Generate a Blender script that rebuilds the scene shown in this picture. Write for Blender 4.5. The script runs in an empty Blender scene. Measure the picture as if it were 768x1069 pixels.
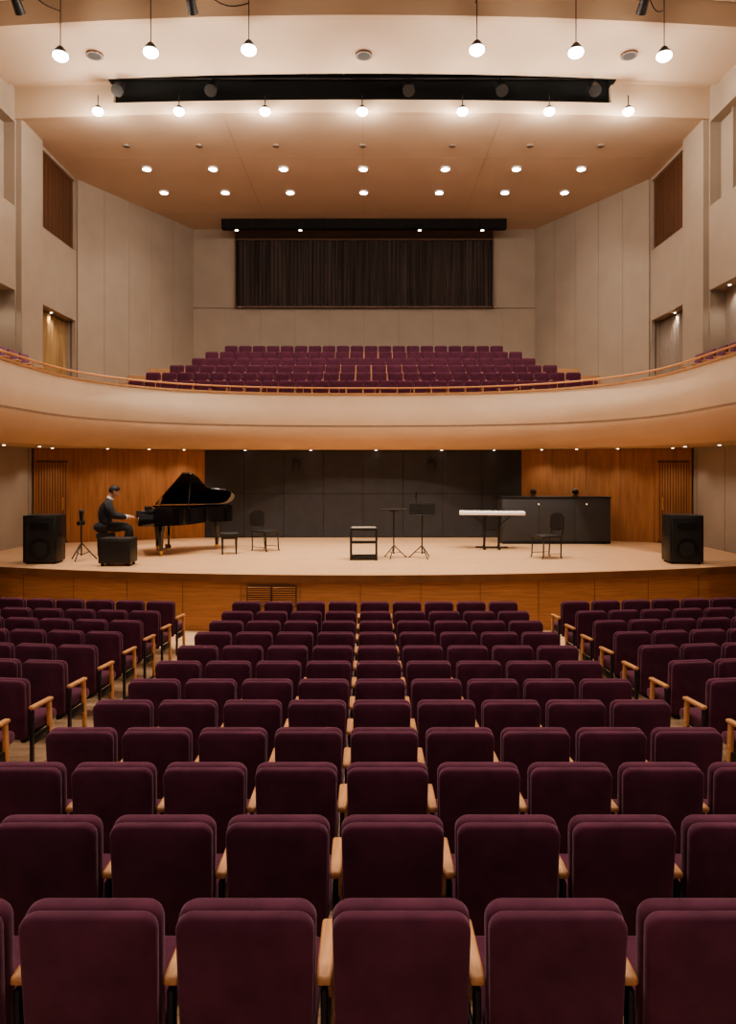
import bpy, bmesh, math, random
from mathutils import Vector, Matrix, Euler
random.seed(4)
SC = bpy.context.scene
COL = SC.collection

# ------------------------------------------------------------ materials
def new_mat(name):
    m = bpy.data.materials.new(name); m.use_nodes = True
    nt = m.node_tree
    b = nt.nodes.get('Principled BSDF')
    return m, nt, b

def mat(name, col, rough=0.6, metal=0.0, var=0.08, scale=6.0, bump=0.0, bscale=200.0, stretch=(1,1,1), sheen=0.0, coat=0.0, spec=0.5):
    m, nt, b = new_mat(name)
    tc = nt.nodes.new('ShaderNodeTexCoord'); mp = nt.nodes.new('ShaderNodeMapping')
    mp.inputs['Scale'].default_value = stretch
    nt.links.new(tc.outputs['Object'], mp.inputs['Vector'])
    n = nt.nodes.new('ShaderNodeTexNoise'); n.inputs['Scale'].default_value = scale; n.inputs['Detail'].default_value = 5
    nt.links.new(mp.outputs[0], n.inputs['Vector'])
    r = nt.nodes.new('ShaderNodeValToRGB')
    r.color_ramp.elements[0].position = 0.3; r.color_ramp.elements[1].position = 0.7
    r.color_ramp.elements[0].color = tuple(c*(1-var) for c in col)+(1,)
    r.color_ramp.elements[1].color = tuple(min(1, c*(1+var)) for c in col)+(1,)
    nt.links.new(n.outputs['Fac'], r.inputs['Fac'])
    nt.links.new(r.outputs['Color'], b.inputs['Base Color'])
    b.inputs['Roughness'].default_value = rough
    b.inputs['Metallic'].default_value = metal
    b.inputs['Specular IOR Level'].default_value = spec
    if sheen:
        b.inputs['Sheen Weight'].default_value = sheen
        b.inputs['Sheen Roughness'].default_value = 0.4
        b.inputs['Sheen Tint'].default_value = (1, .68, .88, 1)
    if coat: b.inputs['Coat Weight'].default_value = coat
    if bump:
        n2 = nt.nodes.new('ShaderNodeTexNoise'); n2.inputs['Scale'].default_value = bscale
        nt.links.new(tc.outputs['Object'], n2.inputs['Vector'])
        bp = nt.nodes.new('ShaderNodeBump'); bp.inputs['Strength'].default_value = bump; bp.inputs['Distance'].default_value = 0.01
        nt.links.new(n2.outputs['Fac'], bp.inputs['Height']); nt.links.new(bp.outputs[0], b.inputs['Normal'])
    return m

def plank(name, c1, c2, seam, w=2.4, h=0.12, rough=0.4, rot=(0,0,0), mortar=0.004, swap=None):
    m, nt, b = new_mat(name)
    tc = nt.nodes.new('ShaderNodeTexCoord'); mp = nt.nodes.new('ShaderNodeMapping')
    mp.inputs['Rotation'].default_value = rot
    nt.links.new(tc.outputs['Object'], mp.inputs['Vector'])
    src = mp.outputs[0]
    br = nt.nodes.new('ShaderNodeTexBrick')
    br.inputs['Scale'].default_value = 1; br.inputs['Brick Width'].default_value = w
    br.inputs['Row Height'].default_value = h; br.inputs['Mortar Size'].default_value = mortar
    br.inputs['Color1'].default_value = (*c1, 1); br.inputs['Color2'].default_value = (*c2, 1)
    br.inputs['Mortar'].default_value = (*seam, 1)
    nt.links.new(src, br.inputs['Vector'])
    n = nt.nodes.new('ShaderNodeTexNoise'); n.inputs['Scale'].default_value = 3; n.inputs['Detail'].default_value = 6
    mp2 = nt.nodes.new('ShaderNodeMapping'); mp2.inputs['Scale'].default_value = (1, 14, 14)
    nt.links.new(src, mp2.inputs['Vector']); nt.links.new(mp2.outputs[0], n.inputs['Vector'])
    mx = nt.nodes.new('ShaderNodeMixRGB'); mx.blend_type = 'MULTIPLY'; mx.inputs['Fac'].default_value = 0.45
    r = nt.nodes.new('ShaderNodeValToRGB'); r.color_ramp.elements[0].color = (.62,.52,.43,1); r.color_ramp.elements[0].position=.3; r.color_ramp.elements[1].position=.65
    nt.links.new(n.outputs['Fac'], r.inputs['Fac'])
    nt.links.new(br.outputs['Color'], mx.inputs['Color1']); nt.links.new(r.outputs['Color'], mx.inputs['Color2'])
    nt.links.new(mx.outputs[0], b.inputs['Base Color'])
    b.inputs['Roughness'].default_value = rough
    return m

def emis(name, col, s):
    m, nt, b = new_mat(name)
    b.inputs['Base Color'].default_value = (*col, 1)
    b.inputs['Emission Color'].default_value = (*col, 1); b.inputs['Emission Strength'].default_value = s
    return m

M = {}
M['velvet'] = mat('purple_velvet', (.095,.026,.052), .85, var=.18, scale=9, bump=.25, bscale=350, sheen=.35, spec=.2)
M['velvet2'] = mat('purple_velvet_shell', (.090,.025,.050), .9, var=.22, scale=6, bump=.3, bscale=420, sheen=.35, spec=.2)
M['arm'] = mat('armrest_beech', (.60,.31,.145), .38, var=.16, scale=5, stretch=(12,1,12))
M['steel'] = mat('dark_steel', (.02,.018,.02), .5, .4)
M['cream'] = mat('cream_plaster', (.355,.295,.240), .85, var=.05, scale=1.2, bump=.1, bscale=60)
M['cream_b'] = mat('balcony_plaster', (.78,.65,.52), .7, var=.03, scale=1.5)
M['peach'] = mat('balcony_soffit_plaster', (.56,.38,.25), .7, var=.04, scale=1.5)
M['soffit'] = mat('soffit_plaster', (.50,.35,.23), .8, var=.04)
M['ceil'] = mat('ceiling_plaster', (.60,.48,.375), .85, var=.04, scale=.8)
M['ceil2'] = mat('ceiling_lip_plaster', (.58,.45,.335), .8, var=.04, scale=.8)
M['seam'] = mat('seam_shadow_gap', (.17,.135,.11), .9)
M['seaml'] = mat('ceiling_joint', (.44,.34,.27), .9)
M['wood'] = mat('wall_wood', (.35,.155,.064), .45, var=.22, scale=2.2, stretch=(6,6,.5))
M['woodf'] = mat('stage_front_wood', (.45,.215,.095), .42, var=.2, scale=3.2, stretch=(.6,.6,13))
M['woodd'] = mat('dark_wood', (.11,.048,.024), .5, var=.25, scale=3, stretch=(8,8,.5))
M['lip'] = mat('stage_lip_wood', (.24,.11,.05), .4, var=.15, scale=3)
M['step'] = mat('step_wood', (.48,.28,.15), .5, var=.15, scale=3, stretch=(1,8,8))
M['stage'] = plank('stage_planks', (.72,.47,.29), (.65,.42,.25), (.40,.25,.14), 2.6, .16, .28, rot=(0,0,0), mortar=.006)
M['aisle'] = plank('aisle_planks', (.66,.46,.31), (.60,.41,.27), (.36,.23,.14), 1.8, .12, .45)
M['charcoal'] = mat('charcoal_acoustic_panel', (.037,.036,.040), .75, var=.1, scale=3)
M['charcoal2'] = mat('charcoal_counter', (.038,.038,.041), .6, var=.1, scale=3)
M['black'] = mat('black_satin', (.010,.010,.011), .45, var=.1)
M['blackgloss'] = mat('black_lacquer', (.006,.006,.007), .12, var=.05, coat=.6)
M['blackmat'] = mat('black_matte', (.008,.008,.008), .95, var=.1)
M['grille'] = mat('speaker_grille', (.022,.022,.024), .7, var=.5, scale=160)
M['chrome'] = mat('chrome', (.6,.6,.62), .25, 1.0, var=.02)
M['brass'] = mat('brass', (.75,.48,.2), .3, .9, var=.05)
M['gold'] = mat('gold_curtain', (.33,.21,.09), .6, var=.3, scale=4, stretch=(1,6,.3))
M['drape'] = mat('slatted_dark_drape', (.050,.036,.033), .8, var=.75, scale=5, stretch=(3,1,.05))
M['white'] = mat('white_laminate', (.80,.79,.79), .35, var=.02)
M['greyp'] = mat('grey_panel', (.26,.215,.18), .8, var=.06)
M['lamp'] = emis('lamp_glow', (1,.93,.84), 30)
M['lamps'] = emis('small_lamp_glow', (1,.88,.72), 14)
M['yled'] = emis('console_light', (1,.7,.3), 1.5)
M['suit'] = mat('dark_suit_cloth', (.014,.015,.020), .85, var=.2, scale=20)
M['skin'] = mat('skin', (.55,.33,.24), .55, var=.06, scale=20)
M['hair'] = mat('dark_hair', (.012,.009,.008), .6, var=.3, scale=60)
M['shirt'] = mat('white_shirt', (.7,.7,.72), .7)
M['lips'] = mat('lips', (.38,.14,.12), .5)
M['ivory'] = mat('ivory_keys', (.8,.78,.72), .3, var=.02)

# ------------------------------------------------------------ mesh builder
class B:
    def __init__(s):
        s.bm = bmesh.new(); s.mats = []
    def mi(s, k):
        if k not in s.mats: s.mats.append(k)
        return s.mats.index(k)
    def merge(s, tmp, k, mtx=None):
        i = s.mi(k)
        if mtx is not None: bmesh.ops.transform(tmp, matrix=mtx, verts=tmp.verts)
        vm = {}
        for v in tmp.verts: vm[v] = s.bm.verts.new(v.co)
        for f in tmp.faces:
            try:
                nf = s.bm.faces.new([vm[v] for v in f.verts]); nf.material_index = i; nf.smooth = True
            except ValueError: pass
        tmp.free()
    def box(s, c, d, k, bev=0.0, seg=2, rot=None, taper=None):
        t = bmesh.new(); bmesh.ops.create_cube(t, size=1)
        for v in t.verts:
            v.co = Vector((v.co.x*d[0], v.co.y*d[1], v.co.z*d[2]))
            if taper and v.co.z < 0: v.co.x *= taper
        if bev: bmesh.ops.bevel(t, geom=t.edges[:], offset=bev, segments=seg, profile=.5, affect='EDGES')
        mt = Matrix.Translation(c)
        if rot: mt = mt @ Euler(rot).to_matrix().to_4x4()
        s.merge(t, k, mt)
    def cyl(s, p0, p1, r, k, r2=None, n=12, cap=True):
        p0 = Vector(p0); p1 = Vector(p1); dv = p1-p0; L = dv.length
        if L < 1e-6: return
        t = bmesh.new()
        bmesh.ops.create_cone(t, cap_ends=cap, segments=n, radius1=r, radius2=r if r2 is None else r2, depth=L)
        q = Vector((0,0,1)).rotation_difference(dv.normalized())
        s.merge(t, k, Matrix.Translation((p0+p1)/2) @ q.to_matrix().to_4x4())
    def sph(s, c, r, k, sc=(1,1,1), u=14, v=10):
        t = bmesh.new(); bmesh.ops.create_uvsphere(t, u_segments=u, v_segments=v, radius=r)
        s.merge(t, k, Matrix.Translation(c) @ Matrix.Diagonal((*sc,1)))
    def tube(s, pts, r, k, n=10):
        for a, b in zip(pts[:-1], pts[1:]): s.cyl(a, b, r, k, n=n)
        for p in pts[1:-1]: s.sph(p, r*1.01, k, u=n, v=6)
    def prism(s, pts, z0, z1, k):
        i = s.mi(k)
        lo = [s.bm.verts.new((x,y,z0)) for x,y in pts]; hi = [s.bm.verts.new((x,y,z1)) for x,y in pts]
        n = len(pts)
        s.bm.faces.new(hi).material_index = i
        s.bm.faces.new(lo[::-1]).material_index = i
        for a in range(n):
            b = (a+1) % n
            s.bm.faces.new([lo[a], lo[b], hi[b], hi[a]]).material_index = i
    def face(s, pts, k):
        f = s.bm.faces.new([s.bm.verts.new(p) for p in pts]); f.material_index = s.mi(k)
    def sweep(s, path, prof, mats):
        rows = []
        n = len(path)
        for i, (x, y) in enumerate(path):
            a = Vector(path[max(0,i-1)]); b = Vector(path[min(n-1,i+1)])
            t = (b-a).normalized(); nx, ny = -t.y, t.x
            rows.append([s.bm.verts.new((x+nx*o, y+ny*o, z)) for o, z in prof])
        for i in range(n-1):
            for j in range(len(prof)-1):
                f = s.bm.faces.new([rows[i][j], rows[i+1][j], rows[i+1][j+1], rows[i][j+1]])
                f.material_index = s.mi(mats[j])
    def wall(s, p0, p1, z0, z1, th, k, bev=0):
        p0 = Vector(p0); p1 = Vector(p1); d = p1-p0
        a = math.atan2(d.y, d.x); c = (p0+p1)/2
        s.box((c.x, c.y, (z0+z1)/2), (d.length, th, z1-z0), k, bev, 1, rot=(0,0,a))
    def mesh(s, name, ang=38):
        bmesh.ops.recalc_face_normals(s.bm, faces=s.bm.faces[:])
        for f in s.bm.faces: f.smooth = True
        for e in s.bm.edges:
            if len(e.link_faces) == 2:
                if e.calc_face_angle(0) > math.radians(ang): e.smooth = False
        me = bpy.data.meshes.new(name); s.bm.to_mesh(me); s.bm.free()
        for k in s.mats: me.materials.append(M[k])
        return me
    def obj(s, name, loc=(0,0,0), rz=0, sc=1, parent=None, ang=38):
        me = s.mesh(name, ang)
        return put(me, name, loc, rz, sc, parent)

def put(me, name, loc=(0,0,0), rz=0, sc=1, parent=None, rot=None):
    o = bpy.data.objects.new(name, me); COL.objects.link(o)
    o.location = loc; o.rotation_euler = rot if rot else (0,0,rz); o.scale = (sc,)*3
    if parent: o.parent = parent
    return o
def empty(name, loc=(0,0,0), rz=0, sc=1):
    o = bpy.data.objects.new(name, None); COL.objects.link(o); o.location = loc; o.rotation_euler = (0,0,rz); o.scale=(sc,)*3
    return o
def light(kind, name, loc, e, col=(1,.84,.68), size=.12, spot=100, blend=.8, target=None, parent=None):
    l = bpy.data.lights.new(name, kind); l.energy = e; l.color = col; l.shadow_soft_size = size
    if kind == 'SPOT': l.spot_size = math.radians(spot); l.spot_blend = blend
    o = bpy.data.objects.new(name, l); COL.objects.link(o); o.location = loc
    if target is not None:
        o.rotation_euler = (Vector(target)-Vector(loc)).to_track_quat('-Z','Y').to_euler()
    if parent:
        o.parent = parent; o.matrix_parent_inverse = Matrix.Translation(parent.location).inverted()
    return o

# ------------------------------------------------------------ dimensions (stage floor is z=0)
HW = 9.3
CEIL = 11.5
rows_Y = [2.61+.9*n for n in range(12)]
tops = [.52,.395,.288,.18,.097,.016,-.045,-.095,-.13,-.165,-.20,-.21]
SH = .95
fl = [t-SH for t in tops]
T7 = math.tan(math.radians(7))

# ------------------------------------------------------------ auditorium floor
b = B()
bounds = [y-.62 for y in rows_Y]
allY = [bounds[0]-.9*k for k in range(5,0,-1)] + bounds
allZ = [fl[0]+.14*k for k in range(5,0,-1)] + fl
def shear(x): return T7*max(0, abs(x)-3.3)
xs = [-HW, -3.3, 3.3, HW]
for i, (y, z) in enumerate(zip(allY, allZ)):
    y1 = allY[i+1] if i+1 < len(allY) else 17.0
    last = i+1 >= len(allY)
    pts = [(x, y+shear(x)) for x in xs] + [(x, (y1+shear(x)) if not last else 17.0) for x in xs[::-1]]
    b.prism(pts, -1.7, z, 'aisle')
b.obj('floor')

# ------------------------------------------------------------ stage
def fy(x): return 14.2+.0203*x*x
N = 40
fx = [-HW+2*HW*i/N for i in range(N+1)]
b = B()
front = [(x, fy(x)) for x in fx]
b.prism(front+[(HW,22.2),(-HW,22.2)], -.06, 0, 'stage')
b.sweep([(x,y-.03) for x,y in front], [(.03,-.001),(0,-.001),(0,-.15),(.05,-.15)], ['lip']*3)
b.sweep([(x,y+.02) for x,y in front], [(0,-.14),(0,-1.3)], ['woodf'])
for x in [-8.4+1.2*i for i in range(15)]:
    b.box((x, fy(x)+.018, -.7), (.010,.012,1.1), 'lip')
stage=b.obj('stage')
b = B()
for cx in (-2.02,-1.52):
    y = fy(cx)+.0
    b.box((cx,y,-.43),(.5,.04,.42),'woodd',.006)
    for i in range(9): b.box((cx,y-.025,-.60+.043*i),(.45,.02,.016),'woodf',rot=(.5,0,0))
b.obj('vent_grille', parent=stage)

# ------------------------------------------------------------ lower walls
b = B()
b.box((0,22.16,1.35),(9.8,.1,2.7),'blackmat')
for i in range(8):
    for j,(z0,z1) in enumerate(((.02,1.345),(1.353,2.69))):
        w = 9.8/8
        b.box((-4.9+w*(i+.5),22.08,(z0+z1)/2),(w-.008,.06,z1-z0),'charcoal',.002,1)
b.obj('wall_stage_back')
for sgn, nm in ((-1,'left'),(1,'right')):
    b = B()
    p0 = Vector((4.9*sgn,22.1)); p1 = Vector((HW*sgn,20.2)); d = p1-p0
    b.wall(p0,p1,0,2.7,.1,'seam')
    nn = Vector((-d.y,d.x)).normalized()*(.06 if sgn<0 else -.06)
    if nn.y > 0: nn = -nn
    for i in range(4):
        a = p0+d*(.8*i/4+.001)+nn; c = p0+d*(.8*(i+1)/4-.001)+nn
        b.wall(a,c,0.0,2.69,.04,'wood')
    b.obj('wall_stage_'+nm)
    b = B()
    a = p0+d*.81+nn; c = p0+d*.985+nn
    b.wall(a,c,0,2.35,.08,'woodd')
    for i in range(12):
        q0 = a+(c-a)*((i+.15)/12)+nn*.9; q1 = a+(c-a)*((i+.75)/12)+nn*.9
        b.wall(q0,q1,.06,2.3,.03,'wood')
    b.wall(p0+d*.80+nn*1.2,p0+d*.812+nn*1.2,0,2.42,.1,'wood'); b.wall(p0+d*.985+nn*1.2,p0+d*.997+nn*1.2,0,2.42,.1,'wood')
    b.wall(p0+d*.80+nn*1.2,p0+d*.997+nn*1.2,2.36,2.69,.1,'wood')
    h = p0+d*.84+nn*2.6; b.cyl((h.x,h.y,.95),(h.x,h.y,1.3),.015,'brass')
    b.obj('door_'+('1' if sgn<0 else '2'))

# side walls with bays
def side_wall(sgn):
    b = B()
    X = HW*sgn
    def bx(y0,y1,z0,z1,k,x0=0.0,th=.45,bev=0):
        b.box((X+sgn*(x0+th/2),(y0+y1)/2,(z0+z1)/2),(th,y1-y0,z1-z0),k,bev,1)
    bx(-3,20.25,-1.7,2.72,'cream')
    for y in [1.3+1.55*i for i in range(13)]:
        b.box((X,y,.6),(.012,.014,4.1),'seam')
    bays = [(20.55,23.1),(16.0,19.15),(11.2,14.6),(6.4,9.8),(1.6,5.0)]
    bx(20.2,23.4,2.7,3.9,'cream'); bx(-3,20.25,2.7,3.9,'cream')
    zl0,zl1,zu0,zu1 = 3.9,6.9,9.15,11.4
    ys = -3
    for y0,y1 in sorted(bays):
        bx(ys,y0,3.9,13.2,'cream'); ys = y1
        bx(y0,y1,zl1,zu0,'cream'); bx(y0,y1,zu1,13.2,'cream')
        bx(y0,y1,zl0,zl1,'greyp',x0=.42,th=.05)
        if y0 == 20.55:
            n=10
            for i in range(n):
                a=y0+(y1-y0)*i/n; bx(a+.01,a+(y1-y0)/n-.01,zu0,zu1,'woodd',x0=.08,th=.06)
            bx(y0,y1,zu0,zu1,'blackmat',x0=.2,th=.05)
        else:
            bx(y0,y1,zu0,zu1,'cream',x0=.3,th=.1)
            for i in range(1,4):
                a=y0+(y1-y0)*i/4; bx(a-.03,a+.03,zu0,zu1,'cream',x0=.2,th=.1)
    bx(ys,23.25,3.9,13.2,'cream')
    for y0,y1 in ((19.2,20.45),(14.65,15.9),(9.85,11.1),(5.05,6.3)):
        bx(y0,y1,3.7,13.1,'cream',x0=-.16,th=.2,bev=.01)
    b.obj('wall_'+('left' if sgn<0 else 'right'))
    c = B()
    n=60; y0,y1=20.58,23.07
    prev=None
    for i in range(n+1):
        y=y0+(y1-y0)*i/n; x=X+sgn*(.3+.035*math.sin(i*1.35))
        cur=(c.bm.verts.new((x,y,3.9)),c.bm.verts.new((x,y,6.85)))
        if prev:
            f=c.bm.faces.new([prev[0],cur[0],cur[1],prev[1]]); f.material_index=c.mi('gold' if sgn<0 else 'greyp')
        prev=cur
    c.obj('bay_curtain' if sgn<0 else 'bay_blind')
side_wall(-1); side_wall(1)

for sgn, nm in ((-1,'left'),(1,'right')):
    b = B()
    p0 = Vector((HW*sgn,23.2)); p1 = Vector((6.73*sgn,28.0)); d=p1-p0
    nn = Vector((-d.y,d.x)).normalized()
    if nn.x*sgn > 0: nn=-nn
    b.wall(p0-nn*.12-d*.03,p1-nn*.12+d*.03,3.5,11.6,.16,'seam')
    n=5
    for i in range(n):
        b.wall(p0+d*(i/n+.001),p0+d*((i+1)/n-.001),3.5,11.55,.1,'cream')
    b.obj('wall_angled_'+nm)
b = B()
b.box((0,28.15,7.5),(13.8,.16,8.2),'seam')
n=10; w=13.5/n
for i in range(n):
    b.box((-6.75+w*(i+.5),28.05,5.95),(w-.008,.1,4.9),'cream')
for s in (-1,1): b.box((s*5.9,28.05,9.97),(1.68,.1,3.1),'cream')
b.obj('wall_back')
b = B()
z0,z1=8.43,11.06
b.box((0,28.08,(z0+z1)/2),(10.1,.04,z1-z0),'blackmat')
n=330; prev=None
for i in range(n+1):
    x=-4.95+9.9*i/n; y=27.95+.03*math.sin(i*1.25)+.015*math.sin(i*.37)
    cur=(b.bm.verts.new((x,y,z0+.04)),b.bm.verts.new((x,y,z1-.03)))
    if prev: b.bm.faces.new([prev[0],cur[0],cur[1],prev[1]]).material_index=b.mi('drape')
    prev=cur
for (cx,cz,sx,sz) in ((0,z0,10.1,.06),(0,z1,10.1,.06),(-5.02,(z0+z1)/2,.06,z1-z0),(5.02,(z0+z1)/2,.06,z1-z0)):
    b.box((cx,27.93,cz),(sx,.14,sz),'woodd')
b.obj('back_wall_drape')

# ------------------------------------------------------------ ceiling
def edge(Y,k): return [(x, Y+k*x*x) for x in [-9.8+19.6*i/28 for i in range(29)]]
b = B()
b.prism(edge(18.98,.004)+[(9.8,28.6),(-9.8,28.6)], CEIL, CEIL+.1, 'ceil')
b.prism(edge(18.8,.004)+edge(18.98,.004)[::-1], CEIL-.01, 11.82, 'ceil2')
for s in (-1,1):
    xs_=[s*(6.6+3.2*i/8) for i in range(9)]
    b.prism([(x,18.8+.004*x*x) for x in xs_]+[(x,19.1+.004*x*x) for x in xs_[::-1]],11.8,12.9,'ceil2')
b.prism(edge(16.05,.006)+edge(18.25,.006)[::-1], 12.2, 12.32, 'ceil')
b.prism(edge(15.88,.006)+edge(16.05,.006)[::-1], 12.19, 12.9, 'ceil2')
for s in (-1,1):
    xs_=[s*(6.6+3.2*i/8) for i in range(9)]
    b.prism([(x,18.1+.006*x*x) for x in xs_]+[(x,19.2+.004*x*x) for x in xs_[::-1]],12.33,12.5,'ceil2')
b.prism([(-9.8,-3),(9.8,-3)]+edge(15.86,.006)[::-1], 12.75, 12.9, 'ceil')
for x in (-3.7,0,3.7):
    b.box((x,23.6,CEIL-.001),(.010,9.0,.006),'seaml')
for y in (26.3,21.6):
    b.box((0,y,CEIL-.001),(17,.014,.006),'seaml')
b.obj('ceiling')
b = B()
b.box((0,19.2,14.0),(19.2,.1,4.4),'blackmat'); b.box((0,18.2,13.9),(19.2,.1,3.1),'blackmat')
b.box((0,18.7,14.6),(19.2,1.2,.1),'blackmat')
for s in (-1,1): b.box((s*6.62,18.75,13.3),(.06,1.0,2),'blackmat')
b.tube([(-6.5,18.75,12.35),(6.5,18.75,12.35)],.03,'steel'); b.tube([(-6.5,18.95,12.7),(6.5,18.95,12.7)],.03,'steel')
for i in range(14): b.cyl((-6.3+i*.97,18.75,12.35),(-6.3+i*.97,18.95,12.7),.02,'steel')
cat=b.obj('lighting_catwalk')
for x in (-6.3,-3.9,1.2,3.6,6.0):
    b = B()
    b.cyl((0,0,0),(0,-.25,-.28),.13,'black',r2=.16); b.box((0,.05,.12),(.05,.05,.3),'steel'); b.sph((0,.03,0),.12,'black')
    b.obj('stage_spotlight',(x,18.65,12.12),parent=cat)
b = B()
b.box((0,26.95,11.32),(10.7,.3,.35),'blackmat',.01)
for i in range(12): b.box((-5.1+i*.93,26.79,11.32),(.02,.02,.33),'steel')
trough=b.obj('rear_light_trough')

# ------------------------------------------------------------ balcony
path = [(-7.2,0.0),(-7.2,5),(-7.2,10),(-7.2,14)]
NP=56
for i in range(NP+1):
    t = math.pi*(1-i/NP); c=math.cos(t); s=math.sin(t)
    path.append((7.2*math.copysign(abs(c)**.8,c), 15.5+5.6*abs(s)**.8))
path += [(7.2,14),(7.2,10),(7.2,5),(7.2,0)]
def resample(p, step):
    d=[0]
    for a,c in zip(p[:-1],p[1:]): d.append(d[-1]+(Vector(c)-Vector(a)).length)
    L=d[-1]; n=int(L/step); res=[]
    j=0
    for i in range(n+1):
        s=L*i/n
        while j<len(d)-2 and d[j+1]<s: j+=1
        f=(s-d[j])/max(1e-9,d[j+1]-d[j]); a=Vector(p[j]); c=Vector(p[j+1]); v=a+(c-a)*f; res.append((v.x,v.y))
    return res
path = resample(path,.35)
def offs(p,o):
    out=[]; n=len(p)
    for i,(x,y) in enumerate(p):
        a=Vector(p[max(0,i-1)]); c=Vector(p[min(n-1,i+1)]); t=(c-a).normalized(); out.append((x-t.y*o,y+t.x*o))
    return out
b = B()
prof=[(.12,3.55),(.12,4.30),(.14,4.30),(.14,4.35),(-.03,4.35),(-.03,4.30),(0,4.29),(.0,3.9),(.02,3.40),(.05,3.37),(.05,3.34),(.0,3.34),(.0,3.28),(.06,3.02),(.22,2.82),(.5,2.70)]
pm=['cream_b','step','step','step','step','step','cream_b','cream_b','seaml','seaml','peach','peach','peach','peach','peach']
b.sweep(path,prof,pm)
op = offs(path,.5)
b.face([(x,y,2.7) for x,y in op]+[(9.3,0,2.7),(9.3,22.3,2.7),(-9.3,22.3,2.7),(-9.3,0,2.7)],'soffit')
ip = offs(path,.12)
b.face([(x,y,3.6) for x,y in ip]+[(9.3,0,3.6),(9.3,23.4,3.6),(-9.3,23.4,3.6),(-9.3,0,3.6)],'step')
for s in (-1,1):
    b.prism([(s*9.28,2),(s*7.6,2),(s*7.6,18.0),(s*9.28,19.3)],3.6,4.0,'step')
balc=b.obj('balcony', ang=50)
b = B()
rp = offs(path,.05)
b.sweep(rp,[(.025,4.50),(.018,4.518),(0,4.525),(-.018,4.518),(-.025,4.50),(-.018,4.482),(0,4.475),(.018,4.482),(.025,4.50)],['arm']*8)
for i in range(0,len(rp),3):
    x,y=rp[i]; b.cyl((x,y,4.34),(x,y,4.49),.011,'brass',n=8)
b.obj('balcony_railing',parent=balc)

def hw(y): return HW-.08 if y<=23.2 else HW-.08-(y-23.2)*2.57/4.8
b = B()
cy=[21.95+.9*r for r in range(6)]; cz=[3.9+.37*r for r in range(6)]
for r in range(6):
    y0=cy[r]-.55
    pts=[(-hw(y0),y0)]
    if y0<23.2: pts.append((-hw(23.2),23.2))
    pts+=[(-hw(27.98),27.98),(hw(27.98),27.98)]
    if y0<23.2: pts.append((hw(23.2),23.2))
    pts.append((hw(y0),y0))
    b.prism(pts, cz[r]-.37 if r else 3.61, cz[r], 'step')
riser=b.obj('choir_riser')

# ------------------------------------------------------------ seats
def add_seat(b, x, y=0, z=0, rz=0, w=.505):
    """seat facing +Y; backrest at y~0"""
    R = Matrix.Translation((x,y,z)) @ Matrix.Rotation(rz,4,'Z')
    def bx(c,d,k,bev,seg=3,rx=0,taper=None,bul=0):
        t=bmesh.new(); bmesh.ops.create_cube(t,size=1)
        for v in t.verts:
            v.co=Vector((v.co.x*d[0],v.co.y*d[1],v.co.z*d[2]))
            if taper and v.co.z<0: v.co.x*=taper
        bmesh.ops.bevel(t,geom=t.edges[:],offset=bev,segments=seg,profile=.5,affect='EDGES')
        b.merge(t,k,R@Matrix.Translation(c)@Matrix.Rotation(rx,4,'X'))
    def roundpanel(c, W, H, D, rad, k, rx, taper=.95, edge_r=.022):
        pts=[]
        for cx,cz,a0 in ((W/2-rad,H/2-rad,0),(-W/2+rad,H/2-rad,90),(-W/2+.035,-H/2+.035,180),(W/2-.035,-H/2+.035,270)):
            rr = rad if cz>0 else .035
            for i in range(6):
                a=math.radians(a0+90*i/5); pts.append((cx+rr*math.cos(a), cz+rr*math.sin(a)))
        t=bmesh.new()
        f=lambda z: taper+(1-taper)*(z/H+.5)
        prof=[(-D/2,edge_r*1.0),(-D/2+edge_r*.3,edge_r*.3),(-D/2+edge_r,0),(D/2-edge_r,0),(D/2-edge_r*.3,edge_r*.3),(D/2,edge_r)]
        rings=[]
        for yy,ins in prof:
            ring=[]
            for px,pz in pts:
                sx=(W/2-ins)/(W/2); sz=(H/2-ins)/(H/2)
                ring.append(t.verts.new((px*f(pz)*sx, yy, pz*sz)))
            rings.append(ring)
        n=len(pts)
        for a,c2 in zip(rings[:-1],rings[1:]):
            for i in range(n): t.faces.new([a[i],a[(i+1)%n],c2[(i+1)%n],c2[i]])
        for ring,s in ((rings[0],-1),(rings[-1],1)):
            inner=[t.verts.new((v.co.x*.8,v.co.y+s*.010,v.co.z*.8)) for v in ring]
            for i in range(n): t.faces.new([ring[i],ring[(i+1)%n],inner[(i+1)%n],inner[i]])
            t.faces.new(inner)
        bmesh.ops.recalc_face_normals(t,faces=t.faces[:])
        b.merge(t,k,R@Matrix.Translation(c)@Matrix.Rotation(rx,4,'X'))
    roundpanel((0,.032,.655),w,.585,.075,.062,'velvet',.08)
    roundpanel((0,-.026,.648),w-.008,.585,.05,.058,'velvet2',.08,edge_r=.013)
    bx((0,.30,.435),(w-.01,.48,.12),'velvet',.04)
    bx((0,.28,.365),(w-.06,.40,.03),'steel',.008,1)
    bx((0,.06,.36),(w-.08,.05,.08),'steel',.01,1)
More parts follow.
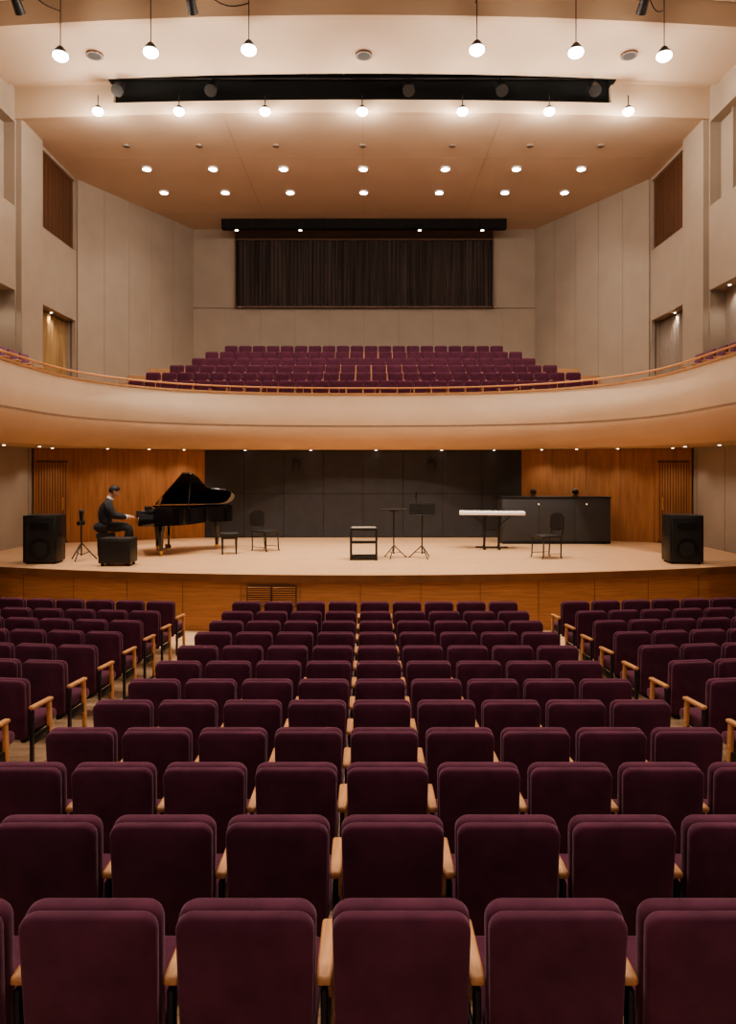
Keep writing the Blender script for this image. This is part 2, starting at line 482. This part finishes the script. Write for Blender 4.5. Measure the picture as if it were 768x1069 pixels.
def add_arm(b,x,y=0,z=0,rz=0):
    R = Matrix.Translation((x,y,z)) @ Matrix.Rotation(rz,4,'Z')
    def bx(c,d,k,bev,seg=2,rx=0):
        t=bmesh.new(); bmesh.ops.create_cube(t,size=1)
        for v in t.verts: v.co=Vector((v.co.x*d[0],v.co.y*d[1],v.co.z*d[2]))
        bmesh.ops.bevel(t,geom=t.edges[:],offset=bev,segments=seg,profile=.5,affect='EDGES')
        b.merge(t,k,R@Matrix.Translation(c)@Matrix.Rotation(rx,4,'X'))
    bx((0,.18,.655),(.060,.37,.036),'arm',.014,3,rx=-.03)
    bx((0,.335,.33),(.042,.055,.63),'arm',.012,2,rx=.06)
    bx((0,.18,.33),(.022,.28,.10),'steel',.006,1)
    bx((0,.02,.32),(.026,.05,.62),'steel',.005,1)
    bx((0,.2,.012),(.05,.36,.024),'steel',.005,1)
def row_mesh(name,nseat,sp=.56,w=.505):
    b=B()
    for i in range(nseat): add_seat(b,(i-(nseat-1)/2)*sp,w=w)
    for i in range(nseat+1): add_arm(b,(i-nseat/2)*sp)
    return b.mesh(name,50)
cm=row_mesh('auditorium_seat_row',9)
for n in range(12): put(cm,'auditorium_seat_row',(.27,rows_Y[n],fl[n]))
sm=row_mesh('side_seat_row',9)
hwid=9*.56/2
ct,st=math.cos(math.radians(7)),math.sin(math.radians(7))
for n in range(1,12):
    put(sm,'auditorium_seat_row',(-3.2-hwid*ct,rows_Y[n]+hwid*st+.0,fl[n]),rz=-math.radians(7))
    put(sm,'auditorium_seat_row',(3.5+hwid*ct,rows_Y[n]+hwid*st+.0,fl[n]),rz=math.radians(7))
for r in range(6):
    half=7.45-.42*r; ns=int(2*half/.52)
    b=B()
    for i in range(ns): add_seat(b,(i-(ns-1)/2)*.52,w=.475)
    for i in range(ns+1): add_arm(b,(i-ns/2)*.52)
    b.obj('choir_seat_row',(0,cy[r]+.2,cz[r]),rz=math.pi,ang=50,parent=riser)
bm_=row_mesh('balcony_seat_row',20)
for s in (-1,1): put(bm_,'balcony_seat_row',(s*8.35,12.3,4.0),rz=s*math.pi/2,parent=balc)

# ------------------------------------------------------------ ceiling lamps
def pend_mesh():
    b=B()
    b.sph((0,0,0),.165,'lamp',sc=(1,1,.62),u=24,v=14); b.cyl((0,0,.035),(0,0,.20),.185,'black',r2=.06,n=24)
    b.cyl((0,0,.18),(0,0,1.48),.011,'steel',n=8); b.cyl((0,0,1.44),(0,0,1.48),.06,'steel')
    return b.mesh('pendant_lamp')
pm_=pend_mesh()
LX=[-6.85,-4.75,-2.52,0.0,2.6,4.85,6.9]
for x0 in LX:
    if x0==0: continue
    x=x0*.975; y=15.62+.006*x*x
    o=put(pm_,'pendant_lamp',(x,y,11.28))
    light('POINT','bulb',(x,y,11.05),105,size=.17,parent=o)
def lamp_mesh(r,rim):
    b=B(); b.cyl((0,0,-.03),(0,0,.03),r,'lamp',n=24); b.cyl((0,0,-.02),(0,0,.05),r+rim,'white',n=24,r2=r+rim)
    return b.mesh('downlight')
def lamp_mesh2():
    b=B(); b.sph((0,0,0),.14,'lamp',sc=(1,1,.7)); b.cyl((0,0,.05),(0,0,.14),.13,'black',r2=.06,n=20); b.cyl((0,0,.12),(0,0,.42),.014,'steel',n=8)
    return b.mesh('lip_lamp')
lm=lamp_mesh(.12,.035); l2=lamp_mesh2()
for x in LX:
    o=put(l2,'ceiling_lamp',(x,18.55,11.38)); light('POINT','bulb',(x,18.5,11.15),95,size=.14,parent=o)
for y,e in ((22.3,300),(24.2,140)):
    for x in LX:
        o=put(lm,'downlight',(x*.985,y,CEIL-.03)); light('SPOT','beam',(x*.985,y,CEIL-.1),e,spot=115,parent=o)
b=B(); b.cyl((0,0,-.02),(0,0,.02),.06,'lamps',n=16); b.cyl((0,0,-.012),(0,0,.03),.075,'black',n=16); sml=b.mesh('small_downlight')
for x in (-4.8,-2.4,2.1,4.45): put(sml,'trough_lamp',(x,26.95,11.12),parent=trough)
b=B(); b.cyl((0,0,-.03),(0,0,.02),.10,'greyp',n=20); b.cyl((0,0,-.035),(0,0,-.03),.07,'seam',n=20); vt=b.mesh('ceiling_vent')
for x in LX: put(vt,'ceiling_vent',(x,20.75,CEIL-.01))
b=B(); b.cyl((0,0,-.04),(0,0,.02),.20,'woodd',n=24); b.cyl((0,0,-.045),(0,0,-.04),.15,'grille',n=24); vt2=b.mesh('ceiling_speaker')
for x in (-6.5,0.05,6.5): put(vt2,'ceiling_speaker',(x,17.4,12.19))
for y in (1.5,6,10.5):  # house downlights out of view, added to light the seat tops
    for x in (-6.5,-2.2,2.2,6.5):
        o=put(lm,'downlight',(x,y,12.72)); light('SPOT','beam',(x,y,12.65),680,spot=95,parent=o,size=.2)
for x,y in ((-7.3,15.2),(-3.6,15.2),(6.0,15.2),(2.4,14.4),(0,14.4)):
    b=B(); b.cyl((0,0,.1),(0,0,.75),.02,'steel'); b.cyl((0,-.12,.06),(0,.14,-.12),.09,'black',r2=.11,n=18); b.box((0,0,.1),(.26,.04,.04),'steel',.005)
    o=b.obj('hanging_spotlight',(x,y,12.0)); light('SPOT','beam',(x,y+.2,11.85),2700,spot=58,target=(x*.75,17.6,0),parent=o,size=.15)
b=B()
def cable(p,q,sag):
    pts=[Vector(p).lerp(Vector(q),i/8)-Vector((0,0,sag*math.sin(math.pi*i/8))) for i in range(9)]
    b.tube(pts,.012,'steel',n=6)
cable((-7.3,15.2,12.6),(-6.7,15.9,12.3),.15); cable((-7.3,15.2,12.5),(-9.1,14.8,12.7),.2)
cable((-3.6,15.2,12.6),(-2.46,15.65,12.3),.3); cable((6.0,15.2,12.6),(6.7,15.9,12.3),.3); cable((2.4,14.4,12.6),(2.5,15.65,12.3),.2)
b.obj('ceiling_cables')
b=B(); b.cyl((0,0,-.012),(0,0,.02),.035,'lamps',n=12); b.cyl((0,0,-.008),(0,0,.02),.048,'white',n=12); ssl=b.mesh('soffit_downlight')
for s in (-1,1):
    for (x,y) in ((8.6,17.2),(8.3,18.4),(8.5,19.6),(7.2,20.2),(6.2,20.75),(5.3,21.2)):
        o=put(ssl,'soffit_downlight',(s*x,y,2.69),parent=balc); l=light('SPOT','beam',(0,0,-.04),36,spot=120,size=.04); l.parent=o
for x in (-3.6,-1.6,.4,2.4,4.0):
    o=put(ssl,'soffit_downlight',(x,21.85,2.69),parent=balc)
for s in (-1,1):
    for y in (18.5,21.8,13):
        o=put(ssl,'soffit_downlight',(s*9.5,y,6.88)); light('SPOT','beam',(s*9.5,y,6.84),30,spot=130,parent=o,size=.05)

# ------------------------------------------------------------ stage furniture
def loudspeaker(x,y,w=.72,h=1.05,d=.62,rz=0,name='loudspeaker'):
    b=B(); b.box((0,0,h/2+.03),(w,d,h),'black',.018,2)
    b.box((0,-d/2-.004,h/2+.03),(w-.08,.02,h-.08),'grille',.006,1)
    b.cyl((0,-d/2-.012,h*.32),(0,-d/2-.022,h*.32),w*.33,'black',n=28); b.cyl((0,-d/2-.02,h*.32),(0,-d/2-.028,h*.32),w*.27,'grille',r2=w*.1,n=28)
    b.box((0,-d/2-.014,h*.80),(w*.55,.012,h*.16),'black',.01,1)
    for sx in (-1,1):
        for sy in (-1,1): b.cyl((sx*w*.4,sy*d*.38,0),(sx*w*.4,sy*d*.38,.04),.03,'steel')
        b.box((sx*(w/2+.002),0,h*.6),(.012,.16,.08),'steel',.004,1)
    return b.obj(name,(x,y,0),rz=rz)
loudspeaker(-7.15,16.15,rz=.1); loudspeaker(7.24,16.15,rz=-.1)
b=B()
b.box((0,0,.33),(.70,.5,.54),'black',.02); b.box((0,-.255,.33),(.62,.015,.46),'grille',.005,1)
for sx in (-1,1):
    for sy in (-1,1): b.cyl((sx*.28,sy*.18,0),(sx*.28,sy*.18,.07),.03,'steel')
b.obj('floor_monitor',(-5.34,15.72,0))

def tripod(b,z=.35,r=.3,th=.012,n=3,a0=.5):
    for i in range(n):
        a=a0+2*math.pi*i/n
        b.tube([(0,0,z),(r*math.cos(a),r*math.sin(a),.018)],th,'black',n=8); b.sph((r*math.cos(a),r*math.sin(a),.02),.018,'black')
        b.tube([(0,0,.12),(r*.55*math.cos(a),r*.55*math.sin(a),z*.47)],th*.7,'black',n=6)
b=B(); tripod(b,.4,.33,.014); b.cyl((0,0,.1),(0,0,.8),.016,'black')
b.box((0,0,.86),(.12,.16,.10),'black',.015); b.cyl((0,-.08,.86),(0,-.17,.86),.045,'black',n=16); b.cyl((0,0,.9),(0,0,1.10),.035,'black',r2=.05,n=14); b.sph((0,0,1.12),.055,'grille')
b.obj('microphone_stand',(-6.48,16.55,0))

def chair(loc,rz,sc=1.12):
    b=B()
    b.box((0,0,.45),(.46,.45,.05),'black',.022,3)
    t=bmesh.new(); vs=[]
    for j in range(9):
        a=-.68+1.36*j/8; px=-.20-.13*(math.cos(a)-.6); y=.37*math.sin(a)
        col=[]
        for k in range(6):
            z=.56+.072*k
            if j in (0,8): z=.56+.05+.05*k
            elif j in (1,7): z=.56+.015+.064*k
            col.append((px-.12*(z-.56),y,z))
        vs.append(col)
    for off in (0,-.022):
        g=[[t.verts.new((p[0]+off,p[1],p[2])) for p in c] for c in vs]
        for i in range(8):
            for k in range(5):
                t.faces.new([g[i][k],g[i+1][k],g[i+1][k+1],g[i][k+1]])
        if off==0: g0=g
    for i in range(8):
        for k in (0,5): t.faces.new([g0[i][k],g0[i+1][k],g[i+1][k],g[i][k]])
    for k in range(5):
        for i in (0,8): t.faces.new([g0[i][k],g0[i][k+1],g[i][k+1],g[i][k]])
    b.merge(t,'black')
    for s in (-1,1):
        b.tube([(-.285,s*.17,.82),(-.27,s*.19,.58),(-.22,s*.20,.43),(-.20,s*.21,.03),(-.23,s*.21,.014)],.014,'black',n=8)
        b.tube([(-.22,s*.20,.43),(.20,s*.20,.43),(.22,s*.21,.03),(.25,s*.21,.014)],.014,'black',n=8)
        b.tube([(-.21,s*.21,.10),(.215,s*.21,.10)],.009,'chrome',n=6)
    b.tube([(.20,-.2,.42),(.20,.2,.42)],.01,'black',n=6); b.tube([(-.22,-.2,.42),(-.22,.2,.42)],.01,'black',n=6)
    return b.obj('stacking_chair',loc,rz=rz,sc=sc)
chair((-2.50,18.45,0),-.6); chair((4.38,16.95,0),math.pi+.35,1.15)

b=B()
w,d,h=.64,.42,.74
b.box((0,0,h-.03),(w,d,.06),'black',.012)
b.box((0,0,.40),(w-.03,d-.04,.03),'black',.006); b.box((0,0,.07),(w-.03,d-.04,.05),'black',.006)
for sx in (-1,1):
    for sy in (-1,1): b.box((sx*(w/2-.025),sy*(d/2-.025),h/2-.03),(.045,.045,h-.06),'black',.006,1)
b.box((0,0,h+.006),(w-.08,d-.06,.012),'greyp',.004,1)
b.obj('equipment_stand',(.05,16.7,0))

b=B(); tripod(b,.3,.3,.012,a0=.2); b.cyl((0,0,.1),(0,0,1.13),.016,'black'); b.box((0,0,1.145),(.62,.36,.03),'black',.006); b.box((0,0,1.12),(.2,.12,.03),'steel',.004)
b.obj('percussion_table',(.76,16.95,0))
b=B(); tripod(b,.3,.30,.012,a0=.9); b.cyl((0,0,.1),(0,0,1.12),.016,'black')
for i in range(7): b.box((0,-.03-.03*(i/6),1.04+.042*i),(.60,.012,.032),'black',.003,1,rot=(-.25,0,0))
for x in (-.29,-.1,.1,.29): b.box((x,-.035,1.165),(.022,.02,.29),'black',.003,1,rot=(.2,0,0))
b.box((0,-.06,1.02),(.62,.07,.02),'black',.004,1)
b.cyl((-.12,.05,1.1),(-.14,0,1.5),.009,'black'); b.cyl((-.14,.0,1.42),(-.14,-.02,1.58),.022,'black')
b.obj('music_stand',(1.43,16.95,0))

b=B()
b.box((0,0,.95),(1.70,.52,.10),'white',.025,3); b.box((0,-.03,.885),(1.5,.40,.04),'black',.006)
b.box((0,-.10,1.001),(1.46,.2,.012),'ivory',.003,1)
for i in range(35):
    if i%7 not in (2,6): b.box((-.69+i*.04,-.06,1.012),(.018,.12,.012),'black',.002,1)
for x in (-.18,.2):
    b.tube([(x,0,.87),(x-.02,0,.06)],.032,'black'); b.box((x-.02,0,.035),(.07,.62,.05),'black',.012)
b.tube([(-.18,0,.5),(.2,0,.5)],.018,'black'); b.box((-.0,0,.045),(.85,.06,.04),'black',.01)
b.tube([(-.5,0,.87),(-.19,0,.62)],.016,'black'); b.tube([(.5,0,.87),(.19,0,.62)],.016,'black')
b.obj('electric_keyboard',(3.42,18.9,0),rz=-.12)

b=B()
b.box((0,0,.65),(3.05,.75,1.3),'charcoal2',.012,2); b.box((0,0,1.31),(3.09,.79,.03),'black',.006)
for x in (-.5,.52): b.box((x,-.378,.65),(.008,.01,1.24),'blackmat')
b.box((0,-.36,.04),(3.0,.04,.08),'blackmat')
for x in (-.5,.85): b.sph((x,-.385,1.12),.02,'yled')
counter=b.obj('mixing_counter',(5.45,20.5,0))
for x in (4.85,6.05):
    b=B(); b.cyl((0,0,0),(0,0,.03),.09,'black'); b.cyl((0,0,.02),(0,0,.1),.02,'black'); b.sph((0,0,.14),.085,'black'); b.cyl((0,-.03,.14),(0,-.10,.12),.06,'black',r2=.08)
    b.obj('desk_lamp',(x,20.4,1.325))
for x in (-2.05,2.1):
    b=B(); b.box((0,0,0),(.2,.12,.28),'black',.015); b.box((0,-.065,0),(.16,.01,.24),'grille',.004,1); b.box((0,.07,0),(.05,.06,.05),'steel')
    b.obj('wall_speaker',(x,21.95,2.2))

b=B(); b.box((0,0,.46),(.42,.34,.09),'black',.02,3); b.box((0,0,.39),(.38,.30,.06),'black',.01)
for sx in (-1,1):
    for sy in (-1,1): b.cyl((sx*.16,sy*.12,0),(sx*.16,sy*.12,.37),.016,'black',r2=.028)
bench=b.mesh('piano_bench')
put(bench,'piano_bench',(-3.3,17.8,0),sc=1.05,rz=.2)

# ------------------------------------------------------------ grand piano
YAW=math.radians(20); PS=1.15
b=B()
def bez(p0,p1,p2,p3,n):
    return [tuple(((1-t)**3)*a+3*((1-t)**2)*t*c+3*(1-t)*t*t*d+t**3*e for a,c,d,e in zip(p0,p1,p2,p3)) for t in [i/n for i in range(n+1)]]
outline=[(.26,-.74)]+bez((.62,-.74),(1.15,-.74),(1.15,-.02),(1.62,.02),14)+bez((1.66,.03),(2.02,.08),(2.12,.3),(2.08,.52),8)+bez((2.06,.58),(2.02,.70),(1.9,.74),(1.8,.74),5)+[(.26,.74)]
def inset(p,o):
    n=len(p); out=[]
    for i in range(n):
        a=Vector(p[i-1]); c=Vector(p[(i+1)%n]); t=(c-a).normalized(); out.append((p[i][0]-t.y*o,p[i][1]+t.x*o))
    return out
inn=inset(outline,.045)
i0=b.mi('blackgloss')
n=len(outline)
lo=[b.bm.verts.new((x,y,.64)) for x,y in outline]; hi=[b.bm.verts.new((x,y,1.0)) for x,y in outline]
ih=[b.bm.verts.new((x,y,1.0)) for x,y in inn]; il=[b.bm.verts.new((x,y,.90)) for x,y in inn]
for a in range(n):
    c=(a+1)%n
    for q in ([lo[a],lo[c],hi[c],hi[a]],[hi[a],hi[c],ih[c],ih[a]],[ih[a],ih[c],il[c],il[a]]): b.bm.faces.new(q).material_index=i0
b.bm.faces.new(lo[::-1]).material_index=i0
b.bm.faces.new(il).material_index=b.mi('brass')
b.box((.13,0,.665),(.34,1.475,.05),'blackgloss',.006)
b.box((-.025,0,.70),(.03,1.475,.10),'blackgloss',.006)
for s in (-1,1):
    b.box((.13,s*.698,.765),(.33,.084,.25),'blackgloss',.012,3)
    b.box((.22,s*.698,.93),(.16,.084,.12),'blackgloss',.012,3)
b.box((.12,0,.715),(.26,1.31,.035),'ivory',.003,1)
for i in range(52):
    if i%7 not in (1,4): b.box((.17,-.63+i*.0245,.738),(.13,.012,.018),'black',.002,1)
b.box((.275,0,.84),(.02,1.32,.22),'blackgloss',.006,1,rot=(0,.15,0))
b.box((.44,0,1.12),(.015,.72,.22),'blackgloss',.006,1,rot=(0,.28,0))
th=math.radians(28.5)
def lidp(x,y,off=0): 
    s=.74-y; return (x,.74-s*math.cos(th)+off*math.sin(th),1.015+s*math.sin(th)+off*math.cos(th))
lo_=[(.86,-.76)]+bez((.95,-.76),(1.30,-.76),(1.25,-.05),(1.66,-.02),14)+bez((1.70,-.01),(2.08,.04),(2.17,.3),(2.12,.52),8)+bez((2.10,.58),(2.06,.72),(1.93,.76),(1.8,.74),5)+[(.38,.74)]
v0=[b.bm.verts.new(lidp(x,y)) for x,y in lo_]; v1=[b.bm.verts.new(lidp(x,y,.03)) for x,y in lo_]
b.bm.faces.new(v0).material_index=i0; b.bm.faces.new(v1[::-1]).material_index=i0
for a in range(len(lo_)):
    c=(a+1)%len(lo_); b.bm.faces.new([v0[a],v0[c],v1[c],v1[a]]).material_index=i0
fl_=[(.88,-.72),(1.10,-.60),(.95,.72),(.42,.72)]
w0=[b.bm.verts.new(lidp(x,y,.035)) for x,y in fl_]; w1=[b.bm.verts.new(lidp(x,y,.06)) for x,y in fl_]
b.bm.faces.new(w0).material_index=i0; b.bm.faces.new(w1[::-1]).material_index=i0
for a in range(4):
    c=(a+1)%4; b.bm.faces.new([w0[a],w0[c],w1[c],w1[a]]).material_index=i0
b.cyl((.98,-.60,.98),lidp(1.05,-.44),.013,'blackgloss')
for (x,y) in ((.42,-.60),(.42,.60),(1.72,.38)):
    b.cyl((x,y,.64),(x,y,.52),.075,'blackgloss',r2=.07,n=16); b.cyl((x,y,.53),(x,y,.09),.065,'blackgloss',r2=.035,n=16)
    b.cyl((x,y,.1),(x,y,.07),.045,'brass'); b.cyl((x-.02,y,.035),(x+.02,y,.035),.035,'brass')
b.box((.62,0,.42),(.05,.05,.45),'blackgloss',.01); 
for s in (-1,1): b.tube([(.62,s*.09,.62),(.62,s*.12,.4),(.62,s*.06,.17)],.014,'blackgloss',n=8)
b.box((.60,0,.14),(.12,.34,.07),'blackgloss',.012)
for s in (-1,0,1): b.box((.52,s*.07,.075),(.14,.03,.014),'brass',.005,1)
b.obj('grand_piano',(-5.56,17.85,0),rz=YAW,sc=PS)

# ------------------------------------------------------------ pianist
PL=Vector((-6.27,17.52,0))
put(bench,'piano_bench',(PL.x,PL.y,0),sc=1.06,rz=YAW)
man=empty('pianist',PL,YAW,1.17)
def skin(name, V, E, mk, root=0, sub=2):
    me=bpy.data.meshes.new(name); me.from_pydata([v[0] for v in V],E,[]); me.materials.append(M[mk])
    o=bpy.data.objects.new(name,me); COL.objects.link(o); o.parent=man
    m=o.modifiers.new('skin','SKIN'); m.use_smooth_shade=True; m.branch_smoothing=.6
    for i,v in enumerate(V):
        r=v[1]; r=(r,r) if not isinstance(r,tuple) else r
        me.skin_vertices[0].data[i].radius=r; me.skin_vertices[0].data[i].use_root=(i==root)
    s=o.modifiers.new('sub','SUBSURF'); s.levels=sub; s.render_levels=sub
    return o
V=[((-.03,0,.60),(.21,.20)),
   ((-.03,0,.76),(.20,.20)),
   ((-.01,0,.94),(.21,.215)),
   ((.03,0,1.07),(.19,.20)),
   ((.07,0,1.165),.085),
   ((.085,0,1.20),.066),
   ((.04,.18,1.085),.115),((.08,.26,.96),.092),((.13,.28,.84),.080),((.30,.22,.805),.062),((.41,.17,.795),.044),
   ((.04,-.18,1.085),.115),((.08,-.26,.96),.092),((.13,-.28,.84),.080),((.30,-.22,.805),.062),((.41,-.17,.795),.044),
   ((.08,.11,.58),.13),((.28,.13,.59),.112),((.47,.14,.575),.088),((.49,.14,.32),.078),((.46,.14,.12),.062),
   ((.08,-.11,.58),.13),((.28,-.13,.59),.112),((.45,-.14,.575),.088),((.44,-.14,.32),.078),((.38,-.14,.12),.062)]
E=[(0,1),(1,2),(2,3),(3,4),(4,5),(3,6),(6,7),(7,8),(8,9),(9,10),(3,11),(11,12),(12,13),(13,14),(14,15),
   (0,16),(16,17),(17,18),(18,19),(19,20),(0,21),(21,22),(22,23),(23,24),(24,25)]
skin('body_in_suit',V,E,'suit')
b=B(); b.cyl((.080,0,1.175),(.10,0,1.215),.072,'shirt',r2=.062,n=20)
b.sph((-.055,0,.59),.19,'suit',sc=(1.0,1.1,.66),u=24,v=16)
b.obj('collar_and_jacket_hem',parent=man)
b=B(); b.cyl((.078,0,1.17),(.115,0,1.30),.056,'skin',r2=.052,n=20); b.obj('neck',parent=man)
for s in (-1,1):
    w=Vector((.42,s*.17,.795))
    hv=[(tuple(w-Vector((.02,0,0))),(.024,.030)),(tuple(w+Vector((.04,0,-.002))),(.020,.036)),(tuple(w+Vector((.085,0,-.006))),(.015,.038))]
    skin('palm',hv,[(0,1),(1,2)],'skin')
    for k,(dy,L) in enumerate(((-.030,.066),(-.010,.076),(.011,.072),(.031,.056))):
        base=w+Vector((.082,dy,-.004)); dy2=dy*1.35-dy
        fv=[(tuple(base),.0095),(tuple(base+Vector((L*.42,dy2*.5,.010))),.009),(tuple(base+Vector((L*.78,dy2*.8,-.008))),.008),(tuple(base+Vector((L*.9,dy2,-.034))),.0065)]
        skin('finger_%d'%(k+1),fv,[(0,1),(1,2),(2,3)],'skin',sub=1)
    tv=w+Vector((.03,-s*.030,-.006))
    skin('thumb',[(tuple(tv),.012),(tuple(tv+Vector((.03,-s*.020,-.008))),.0105),(tuple(tv+Vector((.065,-s*.028,-.022))),.008)],[(0,1),(1,2)],'skin',sub=1)
    b=B(); b.cyl((.400,s*.174,.796),(.432,s*.168,.795),.039,'shirt',r2=.035,n=16); b.obj('cuff',parent=man)
for s,ax in ((1,.46),(-1,.38)):
    skin('shoe',[((ax-.03,s*.14,.045),(.04,.042)),((ax+.06,s*.14,.045),(.036,.042)),((ax+.17,s*.142,.032),(.026,.038))],[(0,1),(1,2)],'blackgloss')
t=bmesh.new(); bmesh.ops.create_icosphere(t,subdivisions=4,radius=1)
for v in t.verts:
    x,y,z=v.co
    jaw=max(0,-z)
    X=.098*x; Y=.076*y*(1-.30*jaw*jaw); Z=.118*z
    if z<0 and x<0: X*=1-.35*jaw
    if z<-.2 and x>0: X+=.006
    nz=math.exp(-((z+.12)/.16)**2)*math.exp(-(y/.16)**2)
    if x>0: X+=.026*nz*(1 if z<.1 else .6)
    if x>.5:
        for s in (-1,1): X-=.010*math.exp(-((z-.02)/.13)**2-((y-s*.42)/.18)**2)
    if x>.5: X+=.005*math.exp(-((z-.2)/.1)**2)+.008*math.exp(-((z+.82)/.16)**2)
    v.co=(X,Y,Z)
b=B(); b.merge(t,'skin')
for s in (-1,1):
    b.sph((.083,s*.030,.003),.0115,'ivory',u=12,v=8); b.sph((.0925,s*.030,.002),.0055,'black',u=8,v=6)
    b.box((.094,s*.030,.024),(.008,.030,.006),'hair',.002,1)
    b.sph((-.002,s*.077,-.008),.026,'skin',sc=(.7,.35,1.15)); b.sph((.004,s*.083,-.008),.012,'lips',sc=(.6,.3,1))
b.sph((.094,0,-.055),.020,'lips',sc=(.35,1,.28))
h=bmesh.new(); bmesh.ops.create_icosphere(h,subdivisions=4,radius=1)
dl=[v for v in h.verts if (v.co.x>.62 and v.co.z<.42) or (v.co.z<-.55) or (v.co.x>.15 and v.co.z<.12)]
bmesh.ops.delete(h,geom=dl,context='VERTS')
for v in h.verts:
    r=1+.03*math.sin(v.co.x*23+v.co.y*17)*math.cos(v.co.z*19)
    v.co=(.107*v.co.x*r-.004,.084*v.co.y*r,.127*v.co.z*r+.004)
b.merge(h,'hair')
ho=b.obj('head',(.165,0,1.335),parent=man); ho.rotation_euler=(0,math.radians(34),0)

# ------------------------------------------------------------ world + camera
w=bpy.data.worlds.new('World'); SC.world=w; w.use_nodes=True
bg=w.node_tree.nodes['Background']; bg.inputs[0].default_value=(1,.86,.74,1); bg.inputs[1].default_value=.36
SC.view_settings.exposure=.2
try: SC.view_settings.look='AgX - Medium High Contrast'
except Exception: pass
cam=bpy.data.cameras.new('camera'); co=bpy.data.objects.new('camera',cam); COL.objects.link(co)
co.location=(.15,0,2.1); co.rotation_euler=(math.pi/2,0,0)
cam.sensor_fit='HORIZONTAL'; cam.sensor_width=36; cam.lens=35.0; cam.shift_y=-44.5/768; cam.clip_start=.05
SC.camera=co
